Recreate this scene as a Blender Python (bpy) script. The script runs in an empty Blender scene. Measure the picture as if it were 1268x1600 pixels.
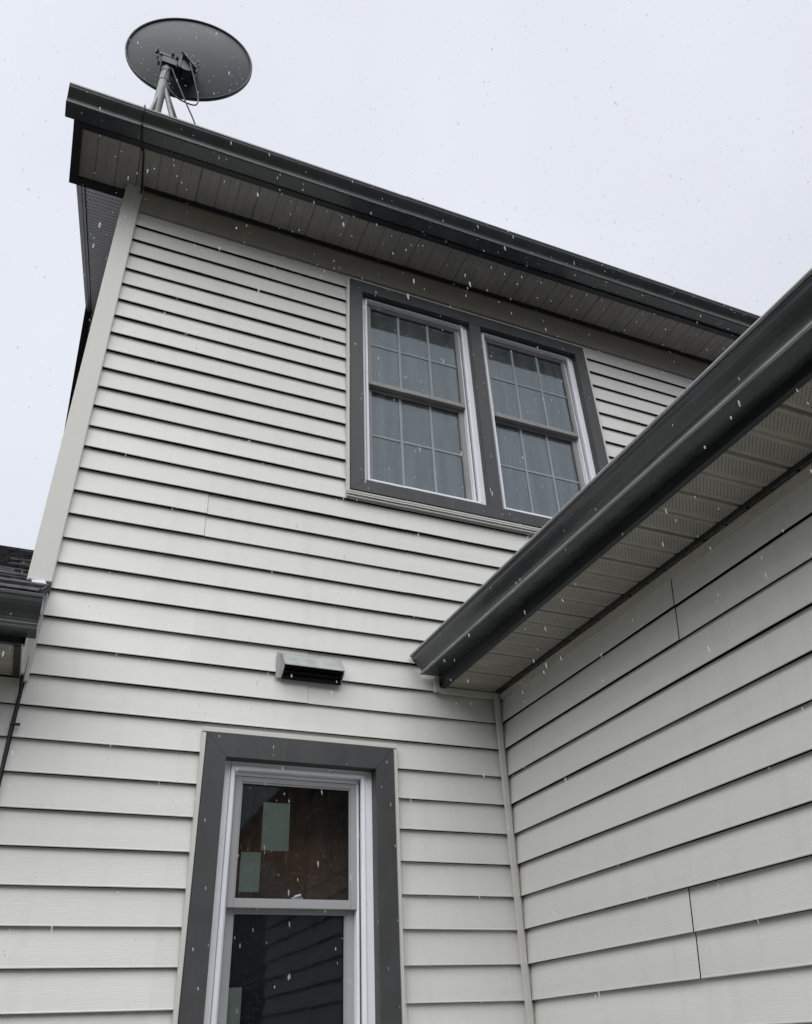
import bpy, bmesh, math, random
from mathutils import Vector, Matrix
random.seed(7)
scn = bpy.context.scene
# ------------------------------------------------------------------ camera
cam_d = bpy.data.cameras.new('camera'); cam = bpy.data.objects.new('camera', cam_d)
scn.collection.objects.link(cam); scn.camera = cam
cam_d.sensor_fit = 'VERTICAL'; cam_d.sensor_height = 36.0; cam_d.sensor_width = 36.0
cam_d.lens = 36.0*1256.99/1600.0
cam_d.clip_end = 2000; cam_d.clip_start = 0.02
RR = ((0.92114036, -0.38726995, -0.03901824), (0.18535451, 0.52459269, -0.83093093), (0.34226326, 0.75817181, 0.55500573))
CAM = Vector((-1.73954, -2.97129, 1.55))
m = Matrix.Identity(4)
for i in range(3):
    m[i][0] = RR[0][i]; m[i][1] = -RR[1][i]; m[i][2] = -RR[2][i]; m[i][3] = CAM[i]
cam.matrix_world = m
# ------------------------------------------------------------------ render / exposure
scn.view_settings.view_transform = 'Standard'; scn.view_settings.look = 'None'
scn.view_settings.gamma = 1; scn.view_settings.use_curve_mapping = False
scn.view_settings.exposure = 1.05
# ------------------------------------------------------------------ world: overcast sky
SUN_EL, SUN_AZ = math.radians(54), math.radians(218)      # azimuth: direction towards the sun, clockwise from +y
sd = Vector((math.sin(SUN_AZ)*math.cos(SUN_EL), math.cos(SUN_AZ)*math.cos(SUN_EL), math.sin(SUN_EL)))
w = bpy.data.worlds.new('World'); scn.world = w; w.use_nodes = True
nt = w.node_tree; nt.nodes.clear()
N = nt.nodes.new; L = nt.links.new
out = N('ShaderNodeOutputWorld'); bg = N('ShaderNodeBackground'); L(bg.outputs[0], out.inputs[0])
sky = N('ShaderNodeTexSky'); sky.sky_type = 'NISHITA'; sky.sun_disc = False
sky.sun_elevation = SUN_EL; sky.sun_rotation = SUN_AZ; sky.dust_density = 4; sky.air_density = 1.5
tc = N('ShaderNodeTexCoord')
dot = N('ShaderNodeVectorMath'); dot.operation = 'DOT_PRODUCT'; L(tc.outputs['Generated'], dot.inputs[0]); dot.inputs[1].default_value = sd
mr = N('ShaderNodeMapRange'); L(dot.outputs['Value'], mr.inputs[0]); mr.inputs[1].default_value = -0.6; mr.inputs[2].default_value = 1
mr.inputs[3].default_value = 1.0; mr.inputs[4].default_value = 1.12
nz = N('ShaderNodeTexNoise'); L(tc.outputs['Generated'], nz.inputs[0]); nz.inputs['Scale'].default_value = 2.2; nz.inputs['Detail'].default_value = 4
mr2 = N('ShaderNodeMapRange'); L(nz.outputs[0], mr2.inputs[0]); mr2.inputs[1].default_value = .3; mr2.inputs[2].default_value = .7
mr2.inputs[3].default_value = .925; mr2.inputs[4].default_value = 1.035
mul = N('ShaderNodeMath'); mul.operation = 'MULTIPLY'; L(mr.outputs[0], mul.inputs[0]); L(mr2.outputs[0], mul.inputs[1])
sz = N('ShaderNodeSeparateXYZ'); L(tc.outputs['Generated'], sz.inputs[0])
ramp = N('ShaderNodeValToRGB'); L(sz.outputs['Z'], ramp.inputs[0]); cr = ramp.color_ramp
ycl = N('ShaderNodeMath'); ycl.operation = 'MAXIMUM'; L(sz.outputs['Y'], ycl.inputs[0]); ycl.inputs[1].default_value = 0
zad = N('ShaderNodeMath'); zad.operation = 'MULTIPLY_ADD'; L(ycl.outputs[0], zad.inputs[0]); zad.inputs[1].default_value = .38; L(sz.outputs['Z'], zad.inputs[2]); L(zad.outputs[0], ramp.inputs[0])
for pos, v in ((.0, .09), (.16, .24), (.34, .88), (.48, 1.0), (.95, 1.0)):
    e_ = cr.elements[0] if pos == 0 else cr.elements.new(pos)
    e_.position = pos; e_.color = (v, v, v, 1)
mul2 = N('ShaderNodeMath'); mul2.operation = 'MULTIPLY'; L(mul.outputs[0], mul2.inputs[0]); L(ramp.outputs[0], mul2.inputs[1]); mul = mul2
cl = N('ShaderNodeVectorMath'); cl.operation = 'SCALE'; cl.inputs[0].default_value = (3.66, 3.78, 4.14); L(mul.outputs[0], cl.inputs['Scale'])
mx = N('ShaderNodeMix'); mx.data_type = 'RGBA'; mx.inputs[0].default_value = .97
L(sky.outputs[0], mx.inputs[6]); L(cl.outputs[0], mx.inputs[7]); L(mx.outputs[2], bg.inputs[0]); bg.inputs[1].default_value = 0.1
# ------------------------------------------------------------------ veiled sun
sl = bpy.data.lights.new('sun', 'SUN'); sl.energy = 1.5; sl.angle = math.radians(70); sl.color = (1, .985, .96)
so = bpy.data.objects.new('sun', sl); scn.collection.objects.link(so)
so.rotation_euler = sd.to_track_quat('Z', 'Y').to_euler(); so.location = (0, -20, 30)

# ================================================================== helpers
COL = scn.collection
def tag(o, label=None, cat=None, group=None, kind=None):
    if label: o['label'] = label
    if cat: o['category'] = cat
    if group: o['group'] = group
    if kind: o['kind'] = kind
    return o
def empty(name, loc, label, cat, group=None):
    o = bpy.data.objects.new(name, None); COL.objects.link(o); o.location = loc; o.empty_display_size = .2
    return tag(o, label, cat, group)
class MB:
    def __init__(s): s.v = []; s.f = []; s.sm = []
    def face(s, pts, smooth=False):
        k = len(s.v); s.v += [tuple(p) for p in pts]; s.f.append(tuple(range(k, k+len(pts)))); s.sm.append(smooth)
    def grid(s, rows, close=False, smooth=True):
        k = len(s.v); n = len(rows[0])
        for r in rows: s.v += [tuple(p) for p in r]
        for i in range(len(rows)-1):
            for j in range(n if close else n-1):
                j2 = (j+1) % n
                s.f.append((k+i*n+j, k+i*n+j2, k+(i+1)*n+j2, k+(i+1)*n+j)); s.sm.append(smooth)
    def box(s, x0, x1, y0, y1, z0, z1, b=0.0):
        if b <= 0:
            P = [(x, y, z) for x in (x0, x1) for y in (y0, y1) for z in (z0, z1)]
            k = len(s.v); s.v += P
            for q in ((0,1,3,2),(4,6,7,5),(0,4,5,1),(2,3,7,6),(0,2,6,4),(1,5,7,3)): s.f.append(tuple(k+i for i in q)); s.sm.append(False)
            return
        bm = bmesh.new(); bmesh.ops.create_cube(bm, size=1)
        for v in bm.verts: v.co = Vector(((x0+x1)/2+v.co.x*(x1-x0), (y0+y1)/2+v.co.y*(y1-y0), (z0+z1)/2+v.co.z*(z1-z0)))
        bmesh.ops.bevel(bm, geom=bm.edges[:], offset=b, segments=2, affect='EDGES')
        k = len(s.v); bm.verts.ensure_lookup_table(); s.v += [tuple(v.co) for v in bm.verts]
        for f in bm.faces: s.f.append(tuple(k+v.index for v in f.verts)); s.sm.append(False)
        bm.free()
    def prism(s, prof, a0, a1, fn, caps=True, seg=1, smooth=False):
        """closed profile swept from a0 to a1; fn(p, q, a) -> world"""
        rows = []
        for i in range(seg+1):
            a = a0+(a1-a0)*i/seg; rows.append([fn(p, q, a) for p, q in prof])
        s.grid(rows, close=True, smooth=smooth)
        if caps: s.face(rows[0][::-1]); s.face(rows[-1])
    def tube(s, pts, r, n=10, caps=True):
        pts = [Vector(p) for p in pts]; rows = []
        rr = r if isinstance(r, (list, tuple)) else [r]*len(pts)
        up = Vector((0.13, 0.21, 1)).normalized(); prev = None
        for i, p in enumerate(pts):
            d = (pts[min(i+1, len(pts)-1)]-pts[max(i-1, 0)]).normalized()
            if prev is None:
                a = d.cross(up)
                if a.length < 1e-3: a = d.cross(Vector((1, 0, 0)))
            else: a = prev-d*prev.dot(d)
            a.normalize(); prev = a; b = d.cross(a)
            rows.append([p+(a*math.cos(t)+b*math.sin(t))*rr[i] for t in [2*math.pi*k/n for k in range(n)]])
        s.grid(rows, close=True)
        if caps: s.face(rows[0][::-1]); s.face(rows[-1])
    def build(s, name, mat, parent=None, label=None, fn=None):
        me = bpy.data.meshes.new(name)
        vs = [fn(*v) for v in s.v] if fn else s.v
        me.from_pydata(vs, [], s.f); me.update()
        me.polygons.foreach_set('use_smooth', s.sm)
        bm = bmesh.new(); bm.from_mesh(me)
        bmesh.ops.recalc_face_normals(bm, faces=bm.faces[:]); bm.to_mesh(me); bm.free()
        o = bpy.data.objects.new(name, me); COL.objects.link(o); me.materials.append(mat)
        if parent: o.parent = parent
        if label: o['label'] = label
        return o
def curve_pts(ctrl, n=12):
    P = [Vector(p) for p in ctrl]; P = [P[0]*2-P[1]]+P+[P[-1]*2-P[-2]]; outp = []
    for i in range(1, len(P)-2):
        for k in range(n):
            t = k/n; a, b, c, d = P[i-1:i+3]
            outp.append(.5*((2*b)+(-a+c)*t+(2*a-5*b+4*c-d)*t*t+(-a+3*b-3*c+d)*t**3))
    outp.append(P[-2]); return outp
# ------------------------------------------------------------------ materials
def mat(name, col, rough=.5, spec=.5, metal=0, var=.06, vscale=6, bump=0, bscale=80, stretch=(1,1,1), extra=None, dirt=0, dirtcol=(.1,.1,.08)):
    M = bpy.data.materials.new(name); M.use_nodes = True; t = M.node_tree; b = t.nodes['Principled BSDF']
    N = t.nodes.new; L = t.links.new
    g = N('ShaderNodeTexCoord'); mp = N('ShaderNodeMapping'); L(g.outputs['Object'], mp.inputs[0]); mp.inputs['Scale'].default_value = stretch
    n1 = N('ShaderNodeTexNoise'); L(mp.outputs[0], n1.inputs[0]); n1.inputs['Scale'].default_value = vscale; n1.inputs['Detail'].default_value = 5
    r = N('ShaderNodeMapRange'); L(n1.outputs[0], r.inputs[0]); r.inputs[1].default_value = .3; r.inputs[2].default_value = .7
    r.inputs[3].default_value = 1-var; r.inputs[4].default_value = 1+var
    sc = N('ShaderNodeVectorMath'); sc.operation = 'SCALE'; sc.inputs[0].default_value = col[:3]; L(r.outputs[0], sc.inputs['Scale'])
    csock = sc.outputs[0]
    if dirt:
        n3 = N('ShaderNodeTexNoise'); mp3 = N('ShaderNodeMapping'); L(g.outputs['Object'], mp3.inputs[0]); mp3.inputs['Scale'].default_value = (9, 9, .9)
        L(mp3.outputs[0], n3.inputs[0]); n3.inputs['Scale'].default_value = 1.4; n3.inputs['Detail'].default_value = 7; n3.inputs['Roughness'].default_value = .7
        r3 = N('ShaderNodeMapRange'); L(n3.outputs[0], r3.inputs[0]); r3.inputs[1].default_value = .48; r3.inputs[2].default_value = .8; r3.inputs[3].default_value = 0; r3.inputs[4].default_value = dirt
        m3 = N('ShaderNodeMix'); m3.data_type = 'RGBA'; L(r3.outputs[0], m3.inputs[0]); L(csock, m3.inputs[6]); m3.inputs[7].default_value = (*dirtcol, 1); csock = m3.outputs[2]
    if extra: csock = extra(t, g, csock, b)
    L(csock, b.inputs['Base Color'])
    b.inputs['Metallic'].default_value = metal; b.inputs['Specular IOR Level'].default_value = spec
    r2 = N('ShaderNodeMapRange'); L(n1.outputs[0], r2.inputs[0]); r2.inputs[3].default_value = max(.02, rough-.08); r2.inputs[4].default_value = min(1, rough+.08); L(r2.outputs[0], b.inputs['Roughness'])
    if bump:
        n2 = N('ShaderNodeTexNoise'); L(mp.outputs[0], n2.inputs[0]); n2.inputs['Scale'].default_value = bscale; n2.inputs['Detail'].default_value = 4
        bp = N('ShaderNodeBump'); bp.inputs['Strength'].default_value = 1; bp.inputs['Distance'].default_value = bump; L(n2.outputs[0], bp.inputs['Height']); L(bp.outputs[0], b.inputs['Normal'])
    return M
def perf(axis_u, axis_v, pu, pv, rad, lane=None, dark=.08):
    """rows of punched vent holes; lane=(pitch, offset, from, to) keeps them in bands along v"""
    def fn(t, g, c, b):
        N = t.nodes.new; L = t.links.new
        sp = N('ShaderNodeSeparateXYZ'); L(g.outputs['Object'], sp.inputs[0])
        def mth(op, a, bb=None, cc=None):
            n = N('ShaderNodeMath'); n.operation = op
            for i, x in enumerate((a, bb, cc)):
                if x is None: continue
                if isinstance(x, (int, float)): n.inputs[i].default_value = x
                else: L(x, n.inputs[i])
            return n.outputs[0]
        U = sp.outputs[axis_u]; V = sp.outputs[axis_v]
        vs = mth('DIVIDE', V, pv); row = mth('FLOOR', vs); odd = mth('MODULO', mth('ABSOLUTE', row), 2)
        us = mth('ADD', mth('DIVIDE', U, pu), mth('MULTIPLY', odd, .5))
        fu = mth('SUBTRACT', mth('FRACT', us), .5); fv = mth('SUBTRACT', mth('FRACT', vs), .5)
        d = mth('SQRT', mth('ADD', mth('POWER', mth('MULTIPLY', fu, pu), 2), mth('POWER', mth('MULTIPLY', fv, pv), 2)))
        h = mth('LESS_THAN', d, rad)
        if lane:
            lp, lo, l0, l1 = lane
            q = mth('MULTIPLY', mth('FRACT', mth('DIVIDE', mth('ADD', V, lo+100*lp), lp)), lp)
            h = mth('MULTIPLY', h, mth('MULTIPLY', mth('GREATER_THAN', q, l0), mth('LESS_THAN', q, l1)))
        mx = N('ShaderNodeMix'); mx.data_type = 'RGBA'; L(h, mx.inputs[0]); L(c, mx.inputs[6]); mx.inputs[7].default_value = (dark*.3, dark*.3, dark*.28, 1)
        return mx.outputs[2]
    return fn
SID = (.655, .655, .632)
def panel_tone(t, g, c, b):
    N = t.nodes.new; L = t.links.new
    sp = N('ShaderNodeSeparateXYZ'); L(g.outputs['Object'], sp.inputs[0])
    def m(op, a, bb):
        n = N('ShaderNodeMath'); n.operation = op; L(a, n.inputs[0]); n.inputs[1].default_value = bb; return n.outputs[0]
    fz = m('FLOOR', m('DIVIDE', m('SUBTRACT', sp.outputs[2], .0796), .2286), 0); fx = m('FLOOR', m('DIVIDE', m('ADD', sp.outputs[0], 8.338), 3.5), 0); fy = m('FLOOR', m('DIVIDE', m('ADD', sp.outputs[1], 8.18), 3.5), 0)
    cb = N('ShaderNodeCombineXYZ'); L(fx, cb.inputs[0]); L(fy, cb.inputs[1]); L(fz, cb.inputs[2])
    w = N('ShaderNodeTexWhiteNoise'); w.noise_dimensions = '3D'; L(cb.outputs[0], w.inputs['Vector'])
    r_ = N('ShaderNodeMapRange'); L(w.outputs['Value'], r_.inputs[0]); r_.inputs[3].default_value = .955; r_.inputs[4].default_value = 1.02
    sc = N('ShaderNodeVectorMath'); sc.operation = 'SCALE'; L(c, sc.inputs[0]); L(r_.outputs[0], sc.inputs['Scale'])
    # faint run-off stains
    n3 = N('ShaderNodeTexNoise'); mp3 = N('ShaderNodeMapping'); L(g.outputs['Object'], mp3.inputs[0]); mp3.inputs['Scale'].default_value = (14, 14, 1.1)
    L(mp3.outputs[0], n3.inputs[0]); n3.inputs['Scale'].default_value = 1; n3.inputs['Detail'].default_value = 6; n3.inputs['Roughness'].default_value = .65
    r3 = N('ShaderNodeMapRange'); L(n3.outputs[0], r3.inputs[0]); r3.inputs[1].default_value = .5; r3.inputs[2].default_value = .78; r3.inputs[3].default_value = 0; r3.inputs[4].default_value = .22
    m3 = N('ShaderNodeMix'); m3.data_type = 'RGBA'; L(r3.outputs[0], m3.inputs[0]); L(sc.outputs[0], m3.inputs[6]); m3.inputs[7].default_value = (.44, .44, .41, 1)
    return m3.outputs[2]
M_sid = mat('vinyl_siding', SID, .42, .4, var=.025, vscale=3, bump=.0006, bscale=60, stretch=(.25, .25, 6), extra=panel_tone)
M_sidB = mat('vinyl_siding_wing', SID, .42, .4, var=.025, vscale=3, bump=.0006, bscale=60, stretch=(.25, .25, 6), extra=panel_tone)
M_trimL = mat('light_vinyl_trim', (.56, .56, .53), .4, .45, var=.03, dirt=.08, dirtcol=(.35,.34,.3))
M_trimD = mat('dark_grey_casing', (.045, .046, .049), .5, .5, var=.12, vscale=12, bump=.0004, bscale=90, dirt=.25, dirtcol=(.13,.13,.12))
M_white = mat('white_vinyl', (.84, .87, .92), .3, .5, var=.03, dirt=.12, dirtcol=(.45,.45,.42))
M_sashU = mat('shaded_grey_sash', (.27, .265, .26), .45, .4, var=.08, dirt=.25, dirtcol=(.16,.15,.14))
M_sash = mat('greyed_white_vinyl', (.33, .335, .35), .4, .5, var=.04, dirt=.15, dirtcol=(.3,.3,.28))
M_gut = mat('charcoal_gutter', (.040, .046, .050), .27, .8, var=.25, vscale=9, bump=.0006, bscale=14, stretch=(1,1,1), dirt=.45, dirtcol=(.075,.082,.080))
M_fas = mat('dark_fascia', (.016, .017, .022), .42, .5, var=.2, vscale=8, dirt=.2, dirtcol=(.05,.05,.05))
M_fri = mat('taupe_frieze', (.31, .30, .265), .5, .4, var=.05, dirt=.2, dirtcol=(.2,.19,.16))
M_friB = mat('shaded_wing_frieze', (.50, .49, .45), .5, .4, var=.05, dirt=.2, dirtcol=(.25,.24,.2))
M_lipGlint = mat('gutter_lip_highlight', (.30, .31, .31), .32, .7, var=.2, vscale=12)  # pale grey paints in the sky highlight along the gutter edges
M_rakeLit = mat('lit_rake_fascia', (.20, .20, .22), .4, .6, var=.1)  # paler copy of the dark fascia, reflected light put into the colour
M_sofA = mat('soffit_panel', (.37, .365, .345), .6, .3, var=.08, vscale=9, extra=perf(0, 1, .012, .0095, .0016), dirt=.25, dirtcol=(.12,.115,.095))
M_sofB = mat('vented_soffit', (.37, .365, .325), .55, .3, var=.08, vscale=9, extra=perf(0, 1, .0125, .0075, .0021, (.0977, .0, .018, .078)), dirt=.3, dirtcol=(.12,.115,.09))
M_sofR = mat('rake_soffit', (.82, .80, .84), .5, .4, var=.06, extra=perf(0, 1, .018, .045, .0065), dirt=.1)
M_shing = mat('asphalt_shingle', (.06, .057, .065), .9, .3, var=.75, vscale=26, bump=.004, bscale=160, stretch=(1,1,1))
M_black = mat('black_rubber', (.008, .008, .009), .45, .5)
M_void = mat('dark_backing', (.012, .012, .012), .9, .1)
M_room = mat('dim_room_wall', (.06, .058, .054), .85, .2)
M_brown = mat('brown_stained_wood', (.25, .115, .06), .6, .3, var=.3, vscale=3, stretch=(10, 10, 1))
M_paper = mat('pale_green_paper', (.47, .52, .485), .8, .2, var=.05)
M_curt = mat('sheer_curtain', (.30, .33, .35), .9, .1, var=.08, vscale=4)
M_vent = mat('weathered_vent_plastic', (.36, .375, .37), .5, .4, var=.15, vscale=20, dirt=.5, dirtcol=(.15,.15,.14), stretch=(1,1,1))
M_dish = mat('grey_dish_paint', (.062, .078, .088), .6, .25, var=.07, vscale=5)
M_dishrim = mat('dark_dish_rim', (.03, .034, .038), .5, .5)
M_galv = mat('galvanised_steel', (.20, .21, .215), .55, .4, metal=.3, var=.2, vscale=30)
M_brkt = mat('dark_bracket_steel', (.03, .033, .036), .5, .5, metal=.3, var=.3, vscale=30)
M_snow = bpy.data.materials.new('wet_snow'); M_snow.use_nodes = True; _t = M_snow.node_tree; _t.nodes.clear()
_o = _t.nodes.new('ShaderNodeOutputMaterial'); _a = _t.nodes.new('ShaderNodeBsdfDiffuse'); _b = _t.nodes.new('ShaderNodeBsdfTranslucent'); _c = _t.nodes.new('ShaderNodeBsdfTransparent'); _m = _t.nodes.new('ShaderNodeMixShader'); _m2 = _t.nodes.new('ShaderNodeMixShader')
_a.inputs[0].default_value = _b.inputs[0].default_value = (.95, .96, 1, 1); _m.inputs[0].default_value = .8; _m2.inputs[0].default_value = .6
_t.links.new(_a.outputs[0], _m.inputs[1]); _t.links.new(_b.outputs[0], _m.inputs[2]); _t.links.new(_m.outputs[0], _m2.inputs[1]); _t.links.new(_c.outputs[0], _m2.inputs[2]); _t.links.new(_m2.outputs[0], _o.inputs[0])
M_ground = mat('wet_winter_lawn', (.065, .064, .048), .9, .2, var=.4, vscale=.8, bump=.02, bscale=30, dirt=.4, dirtcol=(.13,.13,.12))
def glass_mat(name, bump=.0, ior=1.75, tint=(.78,.84,.82), film=.03):
    M = bpy.data.materials.new(name); M.use_nodes = True; t = M.node_tree; t.nodes.clear(); N = t.nodes.new; L = t.links.new
    o = N('ShaderNodeOutputMaterial'); mix = N('ShaderNodeMixShader'); tr = N('ShaderNodeBsdfTransparent'); gl = N('ShaderNodeBsdfGlossy')
    tr.inputs[0].default_value = (*tint, 1); gl.inputs['Roughness'].default_value = .03; gl.inputs[0].default_value = (.82, .96, 1, 1)
    fr = N('ShaderNodeFresnel'); fr.inputs[0].default_value = ior
    g = N('ShaderNodeTexCoord'); n = N('ShaderNodeTexNoise'); mp = N('ShaderNodeMapping'); L(g.outputs['Object'], mp.inputs[0]); mp.inputs['Scale'].default_value = (1, 1, .35)
    L(mp.outputs[0], n.inputs[0]); n.inputs['Scale'].default_value = 7; n.inputs['Detail'].default_value = 3
    v = N('ShaderNodeTexVoronoi'); v.inputs['Scale'].default_value = 140; L(g.outputs['Object'], v.inputs[0])
    rv = N('ShaderNodeMapRange'); L(v.outputs['Distance'], rv.inputs[0]); rv.inputs[1].default_value = .0; rv.inputs[2].default_value = .28; rv.inputs[3].default_value = 1; rv.inputs[4].default_value = 0
    b1 = N('ShaderNodeBump'); b1.inputs['Strength'].default_value = 1; b1.inputs['Distance'].default_value = .0003; L(n.outputs[0], b1.inputs['Height'])
    b2 = N('ShaderNodeBump'); b2.inputs['Strength'].default_value = 1; b2.inputs['Distance'].default_value = bump; L(rv.outputs[0], b2.inputs['Height']); L(b1.outputs[0], b2.inputs['Normal'])
    L(b2.outputs[0], gl.inputs['Normal']); L(fr.outputs[0], mix.inputs[0]); L(tr.outputs[0], mix.inputs[1]); L(gl.outputs[0], mix.inputs[2])
    # thin film of wet grime in vertical runs
    df = N('ShaderNodeBsdfDiffuse'); df.inputs[0].default_value = (.55, .6, .62, 1); mix2 = N('ShaderNodeMixShader')
    n4 = N('ShaderNodeTexNoise'); mp4 = N('ShaderNodeMapping'); L(g.outputs['Object'], mp4.inputs[0]); mp4.inputs['Scale'].default_value = (22, 1, 1.6); L(mp4.outputs[0], n4.inputs[0]); n4.inputs['Scale'].default_value = 1; n4.inputs['Detail'].default_value = 5
    r4 = N('ShaderNodeMapRange'); L(n4.outputs[0], r4.inputs[0]); r4.inputs[1].default_value = .4; r4.inputs[2].default_value = .75; r4.inputs[3].default_value = film*.45; r4.inputs[4].default_value = film
    L(r4.outputs[0], mix2.inputs[0]); L(mix.outputs[0], mix2.inputs[1]); L(df.outputs[0], mix2.inputs[2]); L(mix2.outputs[0], o.inputs[0])
    return M
M_glassU = glass_mat('wet_upper_glass', .0005, 2.2, film=.19)
M_glassL = glass_mat('wet_lower_glass', .0012, 1.48, (.66, .69, .67), film=.008)

# ================================================================== setting
g = MB(); g.face([(-400,-400,0),(400,-400,0),(400,400,0),(-400,400,0)]); tag(g.build('ground', M_ground), kind='structure')

# ================================================================== house
house = empty('house', (0, 0, 0), 'grey-sided house with dark gutters and two wings, filling most of the photo', 'house')
LAP = .1143; L0 = 5.337
def Lz(i): return L0-LAP*i
wallA = lambda u, o, z: (u, -o, z)                 # u along x, o outward
wallB = lambda u, o, z: (-o, -u, z)                # u along -y, o outward (-x)
prof0 = [(-.0150, 1.0), (-.0142, .93), (-.0005, .05), (.0008, .022), (0, 0)]    # (outward, fraction of lap height)
def siding(mb, W, u0, u1, z0, z1, holes=(), seams=(), seed=1):
    rnd = random.Random(seed)
    i0 = int(math.floor((L0-z1)/LAP)); i1 = int(math.ceil((L0-z0)/LAP))
    for i in range(i0, i1+1):
        zb, zt = Lz(i), Lz(i)+LAP
        a, b = max(zb, z0), min(zt, z1)
        if b-a < .004: continue
        HH = [h for h in holes if h[2] < b and h[3] > a]; cuts = sorted({u0, u1, *[h[0] for h in HH if h[0] > u0 and h[0] < u1], *[h[1] for h in HH if h[1] > u0 and h[1] < u1]})
        ph = rnd.random()*6; ph2 = rnd.random()*6
        for c0, c1 in zip(cuts[:-1], cuts[1:]):
            segs = [(a, b)]; mid = (c0+c1)/2
            for h in holes:
                if h[0] < mid < h[1]:
                    ns = []
                    for s0, s1 in segs:
                        if s1 <= h[2] or s0 >= h[3]: ns.append((s0, s1)); continue
                        if s0 < h[2]: ns.append((s0, h[2]))
                        if s1 > h[3]: ns.append((h[3], s1))
                    segs = ns
            for s0, s1 in segs:
                if s1-s0 < .003: continue
                pts = []
                for (o, fz) in prof0: pts.append((o, zb+fz*LAP))
                def at(z):
                    for (o1, za), (o2, zc) in zip(pts[:-1], pts[1:]):
                        if zc <= z <= za: return o2+(o1-o2)*(z-zc)/(za-zc) if za > zc else o2
                    return pts[-1][0]
                P = [(at(s1), s1)]+[q for q in pts if s0 < q[1] < s1]+[(at(s0), s0)]
                if s0 <= zb+1e-6: P.append((-.0030, zb+.0006))
                pieces = [(c0, c1, 0)]
                for (su, si) in seams:
                    if si == i and c0+.02 < su < c1-.02: pieces = [(c0, su-.0008, 0), (su+.0008, c1, -.0026)]
                for p0, p1, dz in pieces:
                    n = max(1, int((p1-p0)/.12)); rows = []
                    for k in range(n+1):
                        u = p0+(p1-p0)*k/n
                        wv = .0007*math.sin(u*5.1+ph)+.0005*math.sin(u*11.3+ph2)
                        wz = .0006*math.sin(u*3.7+ph2)
                        rows.append([W(u, o+dz+wv*(1 if o > -.012 else .2), z+(wz if z > zb+.0005 or True else 0)) for o, z in P])
                    k0 = len(mb.v); mb.grid(rows, smooth=False)
def framebox(mb, x0, x1, z0, z1, t, y0, y1, tb=None, b=.0015, top=True):
    """rectangular ring in the plane of wall A, members butted end to end"""
    tb = t if tb is None else tb
    mb.box(x0, x0+t, y0, y1, z0, z1, b); mb.box(x1-t, x1, y0, y1, z0, z1, b)
    if top: mb.box(x0+t, x1-t, y0, y1, z1-t, z1, b)
    mb.box(x0+t, x1-t, y0, y1, z0, z0+tb, b)
def ez(x): return .008*x
sh_eave = lambda x, y, z: (x, y, z+ez(x))
SOF = 5.527
LW = dict(x0=-1.248, x1=-.510, z0=1.42, z1=2.548)          # lower casing, outer
UW = dict(x0=-.690, x1=.895, z0=3.782, z1=5.278)          # upper casing, outer
holesA = [(LW['x0']-.004, LW['x1']+.004, LW['z0']-.004, LW['z1']+.004), (UW['x0']-.004, UW['x1']+.004, UW['z0']-.004, UW['z1']+.004)]
mb = MB()
siding(mb, wallA, -1.884, 4.2, Lz(21), L0+.002, holesA, [(-1.338, 16), (-1.34, 17), (2.4, 5), (2.41, 6)], 3)
siding(mb, wallA, -1.893, -.008, 0.0, Lz(21), holesA, [(-.861, 23), (-.862, 22), (-1.6, 34), (-1.61, 35)], 4)
wall = mb.build('wall', M_sid, house, 'tall front wall of pale grey lap siding')
mb = MB()
for (a, b, c, d) in ((-1.95, 4.2, 5.27+.02, 5.75), (-1.95, UW['x0']+.05, 2.50, 5.29), (UW['x1']-.05, 4.2, 2.50, 5.29), (UW['x0']+.05, UW['x1']-.05, 2.50, UW['z0']+.05),
                     (-1.95, LW['x0']+.05, 0, 2.50), (LW['x1']-.05, 0.02, 0, 2.50), (LW['x0']+.05, LW['x1']-.05, 0, LW['z0']+.05)):
    mb.box(a, b, .0235, .09, c, d)
mb.box(-1.95, -1.87, .09, 4.8, 0, 5.7); mb.box(4.1, 4.2, .09, 4.8, 0, 5.7); mb.box(-1.95, 4.2, 4.8, 4.88, 0, 5.7)
mb.build('sheathing', M_void, house)
# frieze course and J trims under the main soffit
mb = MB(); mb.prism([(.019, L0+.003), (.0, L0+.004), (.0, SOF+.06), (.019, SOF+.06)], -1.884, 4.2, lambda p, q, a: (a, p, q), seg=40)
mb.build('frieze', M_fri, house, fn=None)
mb = MB(); mb.box(-1.878, 4.2, -.030, -.0125, SOF-.014, SOF+.004); mb.build('soffit_channel', M_fas, house, fn=sh_eave)
mb = MB(); mb.box(UW['x0']-.016, UW['x1']+.016, -.019, -.0125, UW['z1']+.006, UW['z1']+.014); mb.build('finishing_trim', M_trimL, house)
# outside corner post, with the narrower one below the wing roof
mb = MB()
mb.box(-1.964, -1.880, -.016, .06, 3.066, SOF-.012, .003)
mb.box(-1.968, -1.960, -.010, .06, 3.066, SOF-.012)
mb.build('corner_post', M_trimL, house, 'wide pale corner post at the left end of the tall wall')
mb = MB(); mb.box(-1.908, -1.884, -.016, .003, 2.672, 3.02, .002); mb.build('corner_strip', M_trimL, house)
mb = MB(); mb.prism([(-1.95, 3.058), (-1.905, 3.064), (-1.895, 3.045), (-1.94, 3.03)], -.03, .02, lambda p, q, a: (p, a, q)); mb.build('flashing', M_white, house)
mb = MB(); mb.box(-1.905, -1.88, -.010, .003, 3.022, 3.062); mb.build('flashing', M_black, house, 'black gap strip at the foot of the corner post')
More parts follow.
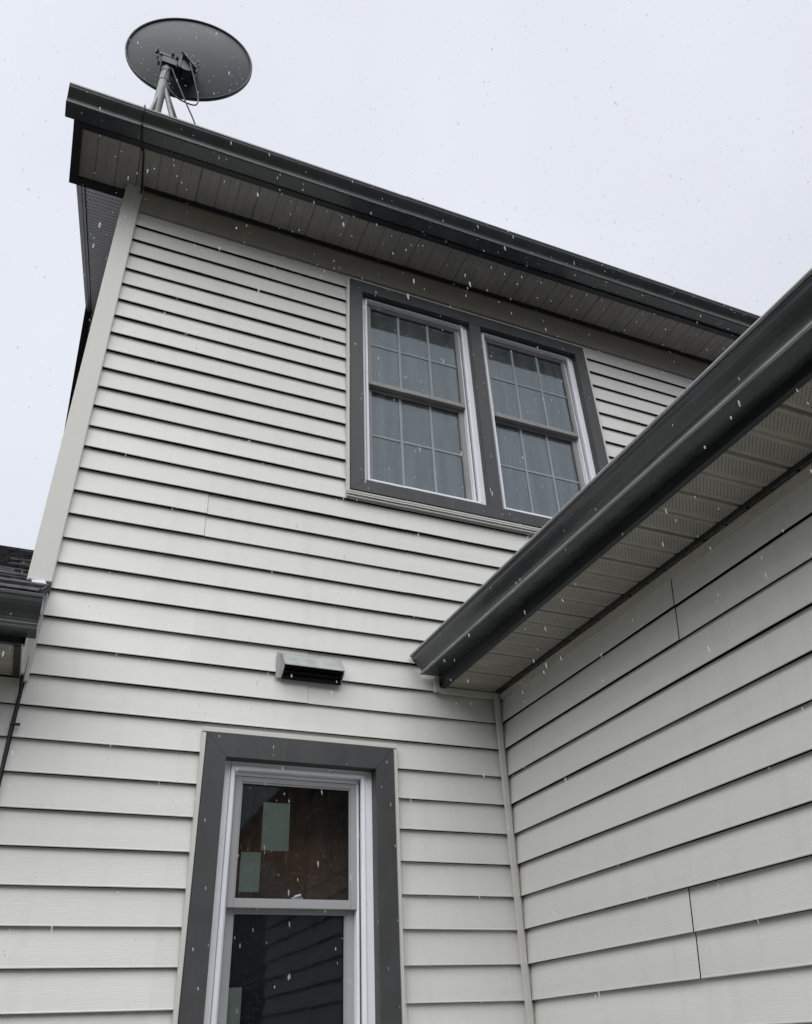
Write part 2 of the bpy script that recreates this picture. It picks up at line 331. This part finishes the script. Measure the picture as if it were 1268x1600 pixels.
# ------------------------------------------------ main eave
def soffit_strip(mb, W, a0, a1, d0, d1, pitch, off, zz, gd=.006, gw=.012):
    """panels with V grooves running across the eave; W(a along, d across, z)"""
    a = math.floor((a0-off)/pitch)*pitch+off; line = [(a0, 0)]
    k = 0
    while a < a1+pitch:
        gg = gd*(1.5 if k % 6 == 0 else .95 if k % 2 == 0 else .45)
        for da, dz in ((-gw/2, 0), (-gw*.15, gg), (gw*.15, gg), (gw/2, 0)):
            if a0 < a+da < a1: line.append((a+da, dz))
        a += pitch; k += 1
    line.append((a1, 0))
    mb.grid([[W(u, d0, zz+dz) for u, dz in line], [W(u, d1, zz+dz) for u, dz in line]], smooth=False)
mb = MB(); soffit_strip(mb, lambda a, d, z: (a, d, z), -2.215, 4.2, -.272, -.002, .0528, .03, SOF, .005, .008)
soffit_strip(mb, lambda a, d, z: (a, d, z), -2.215, -1.966, -.002, .03, .0528, .03, SOF, .005, .008)
mb.build('soffit', M_sofA, house, fn=sh_eave)
def gutter_prof(w=.130, h=.088, bw=.080):
    o = [(0.004, h), (0.004, .002), (0, 0), (bw-.004, -.0005), (bw, -.003), (bw+.0045, -.0015), (bw+.005, .003), (bw+.002, .006), (bw+.004, .014)]
    for t in range(7):                                   # ogee
        s = t/6; o.append((bw+.004+(w-bw-.010)*(s*s*(3-2*s)), .018+(h-.034)*s))
    o += [(w-.002, h-.012), (w-.001, h-.003), (w-.004, h), (w-.011, h-.001), (w-.012, h-.004), (w-.005, h-.006), (w-.007, h-.014)]
    inner = []
    for t in range(6, -1, -1):
        s = t/6; inner.append((bw+.001+(w-bw-.010)*(s*s*(3-2*s)), .020+(h-.034)*s))
    return o+inner+[(bw-.001, .003), (.007, .004), (.007, h)]
GP = gutter_prof(.136, .092, .082)
mb = MB(); GZ = 5.517
for a0, a1 in ((-2.298, -1.945), (-1.9445, 4.2)):
    mb.prism(GP, a0, a1, lambda p, q, a: (a, -.300-p, GZ+q), seg=24 if a1 > 0 else 2)
mb.face([(-2.2985, -.300-p, GZ+q) for p, q in GP[:20]])
gut = mb.build('gutter', M_gut, house, 'long dark gutter along the upper eave', fn=lambda x, y, z: (x, y, z+ez(x)*1.4))
def lip(parent, pts, rad):
    mb = MB(); mb.tube(pts, rad, 8); mb.build('lip', M_lipGlint, parent)
lip(gut, [(x, -.300-.0885, GZ+.0015+ez(x)*1.4) for x in (-2.297, 0, 4.2)], .0034)
mb = MB(); mb.prism([(-.2995, 5.506), (-.2995, 5.64), (-.28, 5.64), (-.28, 5.512), (-.266, 5.512), (-.266, 5.506)], -2.255, 4.2, lambda p, q, a: (a, p, q), seg=20)
mb.build('fascia', M_fas, house, 'dark fascia board behind the upper gutter', fn=sh_eave)
# boxed eave return at the gable end
mb = MB()
mb.box(-2.255, -2.212, -.280, .078, 5.510, 5.70)
mb.box(-2.212, -1.966, .030, .078, 5.510, 5.74)
mb.face([(-2.256, -.2995, 5.6), (-2.256, .078, 5.6), (-2.256, .078, 5.84), (-2.256, -.2995, 5.64)])
mb.build('eave_return', M_fas, house, 'dark boxed end of the upper eave', fn=sh_eave)
# rake soffits and fascias on the gable side
PM = .60; RZ = lambda y: 5.49+PM*(y-.05) if y <= 2.4 else 5.49+PM*(2.4-.05)-PM*(y-2.4)
mb = MB()
for y0, y1 in ((.078, 2.4), (2.4, 4.95)):
    mb.face([(-2.175, y0, RZ(y0)+.012), (-1.945, y0, RZ(y0)+.012), (-1.945, y1, RZ(y1)+.012), (-2.175, y1, RZ(y1)+.012)])
mb.build('rake_soffit', M_sofR, house)
for (y0, y1) in ((.078, 2.4), (2.4, 4.95)):
    mb = MB()
    for x0, x1, dz0, dz1 in ((-2.212, -2.196, 0, .30), (-2.196, -2.180, .006, .03), (-2.232, -2.212, .05, .31)):
        mb.prism([(x0, dz0), (x1, dz0), (x1, dz1), (x0, dz1)], y0, y1, lambda p, q, a: (p, a, RZ(a)+q))
    mb.build('rake_fascia', M_rakeLit if y0 < 1 else M_fas, house)  # front slope takes the painted-lit copy, back slope the plain dark one
# main roof
def roof_slab(mb, pts, th):
    P = [Vector(p) for p in pts]; n = (P[1]-P[0]).cross(P[2]-P[0]).normalized()
    if n.z < 0: n = -n
    Q = [p-n*th for p in P]; mb.face(P); mb.face(Q[::-1])
    for i in range(len(P)): j = (i+1) % len(P); mb.face([P[i], P[j], Q[j], Q[i]])
mb = MB(); zr = 5.625
roof_slab(mb, [(-2.25, -.36, zr), (4.3, -.36, zr), (4.3, 2.4, zr+PM*2.76), (-2.25, 2.4, zr+PM*2.76)], .02)
roof_slab(mb, [(-2.25, 2.402, zr+PM*2.76), (4.3, 2.402, zr+PM*2.76), (4.3, 5.1, zr+PM*.06), (-2.25, 5.1, zr+PM*.06)], .02)
mb.build('roof', M_shing, house, 'main shingle roof above the upper eave')
# ------------------------------------------------ right wing
SB = 2.842; EB = 3.7
mb = MB(); siding(mb, wallB, .008, EB, 0, 2.806, (), [(1.18, 23), (1.165, 24), (.945, 31), (.935, 32), (2.6, 27), (2.61, 28), (3.1, 35)], 9)
mb.build('wall', M_sidB, house, 'right wing wall of pale grey lap siding running towards the camera')
mb = MB(); mb.box(.0235, .08, -EB, 0, 0, 2.9); mb.build('sheathing', M_void, house)
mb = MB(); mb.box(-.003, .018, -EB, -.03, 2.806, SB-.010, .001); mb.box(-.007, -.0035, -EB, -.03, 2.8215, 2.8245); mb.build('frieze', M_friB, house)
mb = MB(); mb.box(-.026, -.0145, -EB, -.03, SB-.008, SB+.004); mb.build('soffit_channel', M_fas, house)
mb = MB(); soffit_strip(mb, lambda a, d, z: (d, a, z), -EB, -.004, -.262, .01, .0977, .0, SB, .010, .014)
mb.build('soffit', M_sofB, house, 'vented soffit under the right wing eave')
mb = MB(); mb.prism([(-.282, 2.832), (-.282, 2.97), (-.262, 2.97), (-.262, 2.832)], -EB, -.002, lambda p, q, a: (p, a, q), seg=8)
mb.build('fascia', M_fas, house, 'dark fascia board behind the right wing gutter')
mb = MB(); GP2 = gutter_prof(.130, .080, .080)
mb.prism(GP2, -EB, -.006, lambda p, q, a: (-.283-p, a, 2.888+q+.014*a), seg=20)
gut2 = mb.build('gutter', M_gut, house, 'dark gutter of the right wing running diagonally across the photo')
lip(gut2, [(-.283-.0870, a, 2.888+.0015+.014*a) for a in (-.008, -1.8, -EB)], .0055)
lip(gut2, [(-.283-.1320, a, 2.888+.0775+.014*a) for a in (-.008, -1.8, -EB)], .0055)
mb = MB()
mb.box(-.300, -.024, -.016, .004, 2.814, SB-.003, .002); mb.box(-.310, -.288, -.018, .004, 2.814, 2.880, .002)
mb.build('finishing_trim', M_trimL, house)
mb = MB(); mb.box(-.026, -.006, -.026, -.006, 0, SB-.004, .0015); mb.box(-.0085, .01, -.0085, .01, 0, SB); mb.build('corner_strip', M_trimL, house, 'thin inside corner trim where the two walls meet')
mb = MB(); roof_slab(mb, [(-.335, -EB-.1, 2.985), (-.335, -.002, 2.985), (3.2, -.002, 2.985+.5*3.53), (3.2, -EB-.1, 2.985+.5*3.53)], .02)
mb.build('roof', M_shing, house, 'shingle roof of the right wing')
mb = MB(); mb.box(-.345, -.31, -EB, -.002, 2.962, 2.966); mb.build('drip_edge', M_fas, house)
# ------------------------------------------------ left wing
mb = MB(); siding(mb, wallA, -4.2, -1.899, 0, 2.69, (), (), 12); mb.build('wall', M_sid, house, 'left wing wall of pale grey lap siding')
mb = MB(); mb.box(-4.2, -1.951, .0235, .08, 0, 2.9); mb.build('sheathing', M_void, house)
mb = MB(); mb.box(-4.2, -1.937, -.27, .0, 2.692, 2.704); mb.build('soffit', M_sofB, house, 'vented soffit under the left wing eave')
mb = MB(); mb.box(-4.2, -1.905, -.290, -.2715, 2.690, 2.80); mb.box(-1.936, -1.914, -.2715, -.001, 2.688, 2.712); mb.build('fascia', M_fas, house, 'dark fascia of the left wing eave')
mb = MB(); mb.box(-1.9135, -1.909, -.29, -.002, 2.688, 2.86); mb.box(-1.909, -1.900, -.05, -.002, 2.688, 2.86); mb.build('eave_return', M_trimL, house, 'pale end board of the left wing eave')
mb = MB(); GP3 = gutter_prof(.125, .105, .078)
mb.prism(GP3, -4.2, -1.876, lambda p, q, a: (a, -.291-p, 2.712+q), seg=6)
mb.face([(-1.8755, -.291-p, 2.712+q) for p, q in GP3[:20]][::-1])
mb.build('gutter', M_gut, house, 'short dark gutter of the left wing')
# left wing roof with shingle courses
mb = MB(); rnd = random.Random(5); wz0, wy0 = 2.845, -.36; sl_ = math.atan(.6); cs, sn = math.cos(sl_), math.sin(sl_)
for c in range(26):
    s0 = c*.142; x = -4.4
    right = -1.972 if wy0+s0*cs > .0 else -1.885
    if wy0+(s0+.16)*cs > .0 and right > -1.9: right = -1.972 if wy0+s0*cs > -.10 else right
    x += rnd.random()*.2
    while x < right-.01:
        wd = rnd.choice((.11, .16, .2, .27)); x1 = min(right, x+wd); lift = rnd.choice((.004, .010, .013))
        d0 = -rnd.choice((0, 0, .008))
        pts = []
        for (s, h) in ((s0+d0, .003), (s0+d0, .003+lift), (s0+.16, .003+lift*.2)):
            pts.append((wy0+s*cs-h*sn, wz0+s*sn+h*cs))
        mb.grid([[(x, *p) for p in pts], [(x1-.002, *p) for p in pts]], smooth=False)
        for xx in (x, x1-.002): mb.face([(xx, *pts[0]), (xx, *pts[1]), (xx, *pts[2])])
        x = x1
roof_slab(mb, [(-4.4, wy0+.01, wz0), (-1.974, wy0+.01, wz0), (-1.974, wy0+3.5*cs, wz0+3.5*sn), (-4.4, wy0+3.5*cs, wz0+3.5*sn)], .02)
roof_slab(mb, [(-1.974, wy0+.01, wz0-.002), (-1.885, wy0+.01, wz0-.002), (-1.885, -.02, wz0+.6*.34), (-1.974, -.02, wz0+.6*.34)], .02)
mb.build('roof', M_shing, house, 'shingle roof of the left wing')
# ------------------------------------------------ vent hood
mb = MB(); X0, X1 = -.980, -.728
top = [(-.006, 2.898), (-.014, 2.899), (-.026, 2.886), (-.046, 2.858), (-.058, 2.843), (-.060, 2.836), (-.056, 2.836), (-.044, 2.851), (-.024, 2.881), (-.006, 2.892)]
mb.prism(top, X0, X1, lambda p, q, a: (a, p, q))
mb.tube([(X0, -.0585, 2.8365), (X1, -.0585, 2.8365)], .0022, 6)
for xx in (X0, X1-.003):
    mb.prism([(-.006, 2.894), (-.024, 2.882), (-.044, 2.853), (-.056, 2.843), (-.052, 2.826), (-.024, 2.806), (-.006, 2.796)], xx, xx+.003, lambda p, q, a: (a, p, q))
mb.box(-1.000, -.722, -.006, -.0015, 2.797, 2.906, .001)
vh = mb.build('vent_hood', M_vent, house, 'weathered grey vent hood above the lower window')
mb = MB(); mb.prism([(-.0065, 2.880), (-.0085, 2.880), (-.018, 2.796), (-.0065, 2.794)], X0+.004, X1-.004, lambda p, q, a: (a, p, q))
mb.box(X0+.004, X1-.004, -.036, -.0190, 2.816, 2.818); mb.box(X0+.004, X1-.004, -.046, -.0190, 2.832, 2.834)
mb.build('flap', M_void, vh)

# ------------------------------------------------ windows
def sash(parent, x0, x1, z0, z1, y, gl, tb=.03, ts=.03, tt=.026, grid=True, lock=False, thick=.028):
    mb = MB()
    mb.box(x0, x0+ts, y, y+thick, z0, z1, .0015); mb.box(x1-ts, x1, y, y+thick, z0, z1, .0015)
    mb.box(x0+ts, x1-ts, y, y+thick, z1-tt, z1, .0015); mb.box(x0+ts, x1-ts, y, y+thick, z0, z0+tb, .0015)
    # glazing bead
    a, b, c, d = x0+ts, x1-ts, z0+tb, z1-tt
    framebox(mb, a, b, c, d, .005, y+.004, y+.012, b=0)
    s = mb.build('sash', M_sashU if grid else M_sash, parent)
    mb = MB(); mb.face([(a, y+.0165, c), (b, y+.0165, c), (b, y+.0165, d), (a, y+.0165, d)]); gp = mb.build('glass', gl, parent)
    if grid:
        mb = MB(); yy = y+.0128
        for k in (1, 2):
            xx = a+(b-a)*k/3; mb.box(xx-.007, xx+.007, yy, yy+.003, c, d)
        zz = (c+d)/2
        for k in range(3):
            mb.box(a+(b-a)*k/3+(.007 if k else 0), a+(b-a)*(k+1)/3-(.007 if k < 2 else 0), yy, yy+.003, zz-.006, zz+.006)
        mb.build('glazing_grid', M_gridv, parent)
    return (a, b, c, d)
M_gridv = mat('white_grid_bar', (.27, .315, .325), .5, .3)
def window_unit(parent, ox0, ox1, oz0, oz1, zmeet, gl, grid, ot, dy, off):
    """opening inside the casing; frame steps back, upper sash outside the lower one"""
    mb = MB()
    def ring(i0, i1, t0, y0, y1, b):     # inset at the sides, inset at the top
        x0_, x1_, z1_ = ox0+i0, ox1-i0, oz1-t0; t = i1-i0
        mb.box(x0_, x0_+t, y0, y1, oz0+i0, z1_, b); mb.box(x1_-t, x1_, y0, y1, oz0+i0, z1_, b)
        mb.box(x0_+t, x1_-t, y0, y1, z1_-min(t, max(.008, (ot-t0))), z1_, b); mb.box(x0_+t, x1_-t, y0, y1, oz0+i0, oz0+i0+t, b)
    k = off/.047
    ring(-.004, .0255*k, -.004, .010+dy, .085+dy, .002)
    ring(.0262*k, .0380*k, min(.0262*k, ot*.35), .002+dy, .020+dy, .0015)
    ring(.0385*k, .0475*k, min(.0385*k, ot*.7), .034+dy, .085+dy, 0)
    fr = mb.build('frame', M_white, parent)
    x0, x1 = ox0+off, ox1-off; y = .030+dy
    tsu = .018 if grid else .024
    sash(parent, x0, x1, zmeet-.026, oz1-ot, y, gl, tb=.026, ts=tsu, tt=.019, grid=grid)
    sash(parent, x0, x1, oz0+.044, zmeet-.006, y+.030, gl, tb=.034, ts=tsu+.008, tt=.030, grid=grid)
def casing(name_label, x0, x1, z0, z1, t, tt, tb, mull=()):
    """mitred dark casing, J channel round it; returns the window part"""
    mb = MB(); ya, yb = -.024, .046
    O = [(x0, z0), (x1, z0), (x1, z1), (x0, z1)]; I = [(x0+t, z0+tb), (x1-t, z0+tb), (x1-t, z1-tt), (x0+t, z1-tt)]
    for k in range(4):
        j = (k+1) % 4; g_ = .0006
        dx, dz = O[j][0]-O[k][0], O[j][1]-O[k][1]; ln = math.hypot(dx, dz); dx, dz = dx/ln*g_, dz/ln*g_
        q = [(O[k][0]+dx, O[k][1]+dz), (O[j][0]-dx, O[j][1]-dz), (I[j][0]-dx, I[j][1]-dz), (I[k][0]+dx, I[k][1]+dz)]
        f = [(a, ya, b) for a, b in q]; bk = [(a, yb, b) for a, b in q]
        mb.face(f); mb.face(bk[::-1])
        for e in range(4): h = (e+1) % 4; mb.face([f[e], f[h], bk[h], bk[e]])
    for a, b in mull: mb.box(a, b, ya+.0015, yb, z0+tb, z1-tt, .001)
    wn = mb.build('window', M_trimD, house, name_label)
    mb = MB(); J = .015
    mb.box(x0-J-.002, x0-.002, -.020, .004, z0-J, z1+.001, .0015); mb.box(x1+.002, x1+J+.002, -.020, .004, z0-J, z1+.001, .0015)
    mb.box(x0-.002, x1+.002, -.020, .004, z0-J, z0-.003, .0015)
    if z1 < 4: mb.box(x0-J-.002, x1+J+.002, -.022, .004, z1+.0025, z1+J+.006, .0015)
    mb.build('channel_trim', M_trimL, wn)
    return wn
wl = casing('lower single double-hung window with dark casing', LW['x0'], LW['x1'], LW['z0'], LW['z1'], .076, .084, .076)
window_unit(wl, LW['x0']+.076, LW['x1']-.076, LW['z0']+.076, LW['z1']-.084, 2.001, M_glassL, False, .046, .018, .056)
mb = MB(); mb.box(-.90, -.855, .054, .078, 1.9925, 2.006, .003); mb.box(-.885, -.84, .058, .070, 2.006, 2.014, .003); mb.tube([(-.872, .064, 2.014), (-.850, .055, 2.020)], .005)
mb.build('sash_lock', M_sash, wl)
mull = (.066, .140)
wu = casing('upper paired window with dark casing and grids', UW['x0'], UW['x1'], UW['z0'], UW['z1'], .074, .084, .068, [mull])
for a, b in ((UW['x0']+.074, mull[0]), (mull[1], UW['x1']-.074)):
    window_unit(wu, a, b, UW['z0']+.068, UW['z1']-.084, 4.575, M_glassU, True, .020, .008, .050)
# sloping sill and stacked channel lines under the upper window
mb = MB()
mb.prism([(-.002, 3.766), (-.020, 3.763), (-.020, 3.757), (-.002, 3.757)], UW['x0']-.016, UW['x1']+.016, lambda p, q, a: (a, p, q))
mb.prism([(-.002, 3.750), (-.016, 3.748), (-.016, 3.744), (-.002, 3.744)], UW['x0']-.016, UW['x1']+.016, lambda p, q, a: (a, p, q))
mb.build('channel_trim', M_trimL, wu)
# rooms behind the glass
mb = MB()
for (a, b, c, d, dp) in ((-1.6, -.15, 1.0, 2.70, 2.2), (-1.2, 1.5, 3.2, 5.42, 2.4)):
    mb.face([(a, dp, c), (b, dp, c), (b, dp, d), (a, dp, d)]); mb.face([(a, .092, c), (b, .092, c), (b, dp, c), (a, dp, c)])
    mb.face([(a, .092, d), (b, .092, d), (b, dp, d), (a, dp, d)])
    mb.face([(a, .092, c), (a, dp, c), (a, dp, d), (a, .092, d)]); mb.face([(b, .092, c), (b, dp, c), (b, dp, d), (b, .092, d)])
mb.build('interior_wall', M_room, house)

# ================================================================== things in and on the house
def paper(x0, x1, z0, z1, y, label):
    mb = MB(); rows = []
    for i in range(7):
        u = i/6; rows.append([(x0+(x1-x0)*u, y+.0015*math.sin(u*3.1), z0+(z1-z0)*v/6) for v in range(7)])
    mb.grid(rows); rows2 = [[(p[0], p[1]+.0006, p[2]) for p in r] for r in rows]; mb.grid(rows2)
    return tag(mb.build('paper_sheet', M_paper), label, 'paper sheet', 'pale sheets behind the lower window glass')
paper(-1.000, -.898, 2.168, 2.336, .074, 'pale green paper sheet behind the lower window, the largest and highest one')
paper(-1.071, -.999, 2.029, 2.160, .074, 'pale green paper sheet low in the upper pane, beside the left sash stile')
paper(-1.088, -1.030, 1.60, 1.743, .105, 'dim pale sheet in the bottom pane of the lower window, in its left corner')
mb = MB(); mb.box(-1.40, -.42, .30, .32, 2.02, 2.66, .003)
for k in range(11): mb.box(-1.38+k*.088, -1.376+k*.088, .297, .30, 2.04, 2.64)
tag(mb.build('wood_panel', M_brown), 'brown wooden panel inside, seen dimly behind the upper sash of the lower window', 'wood panel')
def curtain(x0, x1, z0, z1, y, label, seed):
    rnd = random.Random(seed); n = 90; rows = []; p1, p2 = rnd.random()*6, rnd.random()*6
    for k in range(9):
        z = z1+(z0-z1)*k/8
        rows.append([(x0+(x1-x0)*i/n, y+.018*math.sin(i*.62+p1+.4*math.sin(i*.13+p2))*(1+.25*k/8)+.006*math.sin(i*1.7+k*.3), z) for i in range(n+1)])
    mb = MB(); mb.grid(rows); mb.grid([[(a, b+.002, c) for a, b, c in r] for r in rows])
    return tag(mb.build('curtain', M_curt), label, 'curtain', 'curtains in the upper windows')
curtain(-.560, -.43, 3.80, 5.05, .17, 'narrow sheer curtain at the left of the left upper window', 1)
curtain(.18, .46, 3.80, 5.05, .17, 'sheer curtain in folds behind the right upper window', 2)

# satellite dish
base = Vector((-1.920, .13, 5.918)); dish = empty('satellite_dish', base, 'round grey satellite dish seen from behind, on a steel mast above the roof edge', 'satellite dish')
def lb(mb, name, mt, parent=dish, label=None):
    o = base; return mb.build(name, mt, parent, label, fn=lambda x, y, z: (x-o.x, y-o.y, z-o.z))
Rm = Matrix(RR)
nrm = Vector((.167, .980, .110)).normalized()
maj = Vector((1, 0, 0)); maj = (maj-nrm*maj.dot(nrm)).normalized(); mnr = nrm.cross(maj)
DC = Vector((-1.790, .200, 7.335)); DR = .424
def dpt(r, a, h): return DC+(maj*math.cos(a)+mnr*math.sin(a))*r+nrm*h
NS = 96; rows = []
for k in range(13):
    r = DR*.985*k/12 if k else .0005; h = -.062*(1-(r/DR)**2); rows.append([dpt(r, 2*math.pi*j/NS, h) for j in range(NS)])
rows2 = [[p+nrm*.004 for p in r] for r in rows]
mb = MB(); mb.grid(rows, close=True); mb.grid(rows2, close=True); refl = lb(mb, 'reflector', M_dish)
mb = MB(); ring = [(.975, -.008), (.978, .006), (.992, .012), (1.006, .008), (1.008, -.010), (1.000, -.016), (.986, -.014)]
rr_ = [[dpt(DR*q, 2*math.pi*j/NS, h) for q, h in ring] for j in range(NS+1)]; mb.grid(rr_, close=True); lb(mb, 'rim', M_dishrim)
mt_ = Vector((-1.917, .13, 7.035))
mb = MB(); mb.tube([base, mt_], .030, 18); lb(mb, 'mast', M_galv)
for zc in (6.93, 6.82):
    mb = MB(); mb.tube([(mt_.x, .13, zc), (mt_.x, .13, zc+.006)], .0325, 18); lb(mb, 'mast_collar', M_brkt)
# bracket between mast and reflector
mb = MB(); bc = dpt(.02, 2.9, -.075)
q = (Vector((-1.865, .10, 7.03)))
def obox(mb, c, ax, ay, az, sx, sy, sz, bv=.003):
    t = MB(); t.box(-sx/2, sx/2, -sy/2, sy/2, -sz/2, sz/2, bv); k = len(mb.v)
    mb.v += [tuple(Vector(c)+ax*x+ay*y+az*z) for x, y, z in t.v]; mb.f += [tuple(k+i for i in f) for f in t.f]; mb.sm += t.sm
ex, ey, ezv = Vector((1, 0, 0)), Vector((0, 1, 0)), Vector((0, 0, 1))
obox(mb, mt_+Vector((.01, 0, -.01)), ex, ey, ezv, .095, .085, .07)
obox(mb, mt_+Vector((-.015, -.03, .055)), ex, ey, ezv, .15, .012, .03)
obox(mb, mt_+Vector((.075, -.015, .0)), ex, ey, ezv, .012, .10, .16)
obox(mb, mt_+Vector((.125, -.02, .035)), (ex*.8+ezv*.6).normalized(), ey, (ezv*.8-ex*.6).normalized(), .012, .11, .17)
obox(mb, mt_+Vector((.085, .022, .03)), ex, ey, ezv, .20, .03, .17)
obox(mb, mt_+Vector((.095, .0, .02)), ex, ey, ezv, .13, .05, .11)
brk = lb(mb, 'bracket', M_brkt)
mb = MB()
for k in range(9):                      # toothed elevation quadrant
    a = -.4+k*.32; c = mt_+Vector((.115+.075*math.cos(a), -.045, -.01+.075*math.sin(a))); obox(mb, c, ex, ey, ezv, .018, .012, .018, .002)
mb.tube([mt_+Vector((.115, -.05, -.01)), mt_+Vector((.115, .02, -.01))], .055, 20)
lb(mb, 'elevation_plate', M_brkt)
for dx, dz in ((-.075, .055), (-.065, -.02), (.05, .052), (.19, .03), (.185, .075), (.02, .075), (-.055, -.07)):
    mb = MB(); c = mt_+Vector((dx, -.05, dz)); mb.tube([c, c+Vector((0, .03, 0))], .010, 6); mb.tube([c+Vector((0, -.012, 0)), c], .005, 8); lb(mb, 'bolt', M_galv)
# struts down to the roof, feed arm base
zr_at = lambda y: zr+PM*(y+.36)
for p0, p1, r, mtt in (((-1.905, .13, 6.78), (-1.70, .02, 5.87), .015, M_galv), ((-1.920, .13, 6.74), (-1.99, .02, 5.87), .012, M_galv), ((-1.90, .14, 6.80), (-1.60, .17, 5.96), .0085, M_brkt)):
    mb = MB(); mb.tube([p0, p1], r, 12); lb(mb, 'strut', mtt)
mb = MB(); obox(mb, (-1.920, .13, 5.930), ex, (ey+ezv*PM).normalized(), (ezv-ey*PM).normalized(), .2, .14, .008); lb(mb, 'foot_plate', M_galv)
mb = MB(); mb.tube(curve_pts([(-1.78, .02, 6.96), (-1.73, .04, 6.80), (-1.69, .06, 6.66), (-1.705, .06, 6.575), (-1.80, .05, 6.565), (-1.87, .04, 6.62), (-1.91, .03, 6.74), (-1.885, .02, 6.82), (-1.845, .03, 6.74), (-1.76, .05, 6.56), (-1.66, .08, 6.34), (-1.62, .1, 6.05)]), .0048, 8)
lb(mb, 'coax_lead', M_black)
mb = MB(); mb.tube([(-1.690, .09, 6.40), (-1.690, .09, 6.44), (-1.690, .09, 6.455)], [.026, .026, .012], 14); lb(mb, 'vent_cap', M_vent) if False else None

# cables
e = ez(-1.92)*1.4
mb = MB(); gz = GZ+e
mb.tube(curve_pts([(-1.90, .02, 5.86), (-1.925, -.20, 5.728), (-1.942, -.36, 5.65), (-1.943, -.432, gz+.101), (-1.943, -.441, gz+.088), (-1.942, -.437, gz+.05), (-1.939, -.400, gz+.012), (-1.936, -.389, gz-.008), (-1.93, -.33, gz-.009), (-1.926, -.303, 5.485), (-1.922, -.262, 5.483), (-1.912, -.25, SOF-.024), (-1.900, -.14, SOF-.024), (-1.890, -.03, SOF-.024), (-1.889, -.020, SOF-.036), (-1.8885, -.0205, SOF-.07)], 8), .0048, 8)
tag(mb.build('cable', M_black), 'thin black cable looped over the upper gutter and under the eave below the satellite dish', 'cable')
mb = MB(); pts = [(-1.9045, -.024, 2.76), (-1.903, -.024, 2.67)]
z = 2.62
while z > .05:
    pts.append((-1.898+.003*math.sin(z*7), -.012, z)); z -= .12
mb.tube(curve_pts(pts, 6), .0062, 8)
mb.box(-1.908, -1.876, -.020, -.006, 2.515, 2.521); 
tag(mb.build('cable', M_black), 'black cable clipped down the seam between the left wing and the tall wall', 'cable')

# falling wet snow
mb = MB(); rnd = random.Random(21); ph = (1+5**.5)/2
ico = bmesh.new(); bmesh.ops.create_icosphere(ico, subdivisions=1, radius=1); IV = [v.co.copy() for v in ico.verts]; IF = [tuple(v.index for v in f.verts) for f in ico.faces]; ico.free()
cnt = 0
while cnt < 23000:
    p = Vector((rnd.uniform(-4.5, 4.5), rnd.uniform(-3.6, 2.5), rnd.uniform(.6, 9.5)))
    if (p-CAM).length < 1.4: continue
    if p.y > -.03 and (p.z < 5.5+.6*(p.y+.6)+.3): continue
    if p.x > -.02 and p.z < 2.9: continue
    if p.x > -.44 and p.z < 3.05+.5*(p.x+.44) and p.z > 2.8: continue
    r = min(.0019, .00095*math.exp(rnd.gauss(.3, .4))); st = rnd.uniform(2.0, 5.0); k = len(mb.v)
    tl = Vector((-.08+rnd.uniform(-.1, .1), rnd.uniform(-.1, .1), 1)); 
    for v in IV:
        w_ = 1+rnd.uniform(-.15, .15); mb.v.append((p.x+v.x*r*w_+tl.x*v.z*r*st, p.y+v.y*r*w_+tl.y*v.z*r*st, p.z+v.z*r*st))
    mb.f += [tuple(k+i for i in f) for f in IF]; mb.sm += [True]*len(IF); cnt += 1
me = bpy.data.meshes.new('falling_snow'); me.from_pydata(mb.v, [], mb.f); me.update(); me.polygons.foreach_set('use_smooth', mb.sm); me.materials.append(M_snow)
sn_ = bpy.data.objects.new('falling_snow', me); COL.objects.link(sn_); tag(sn_, 'wet snowflakes falling through the air in front of the house', 'snow', kind='stuff')
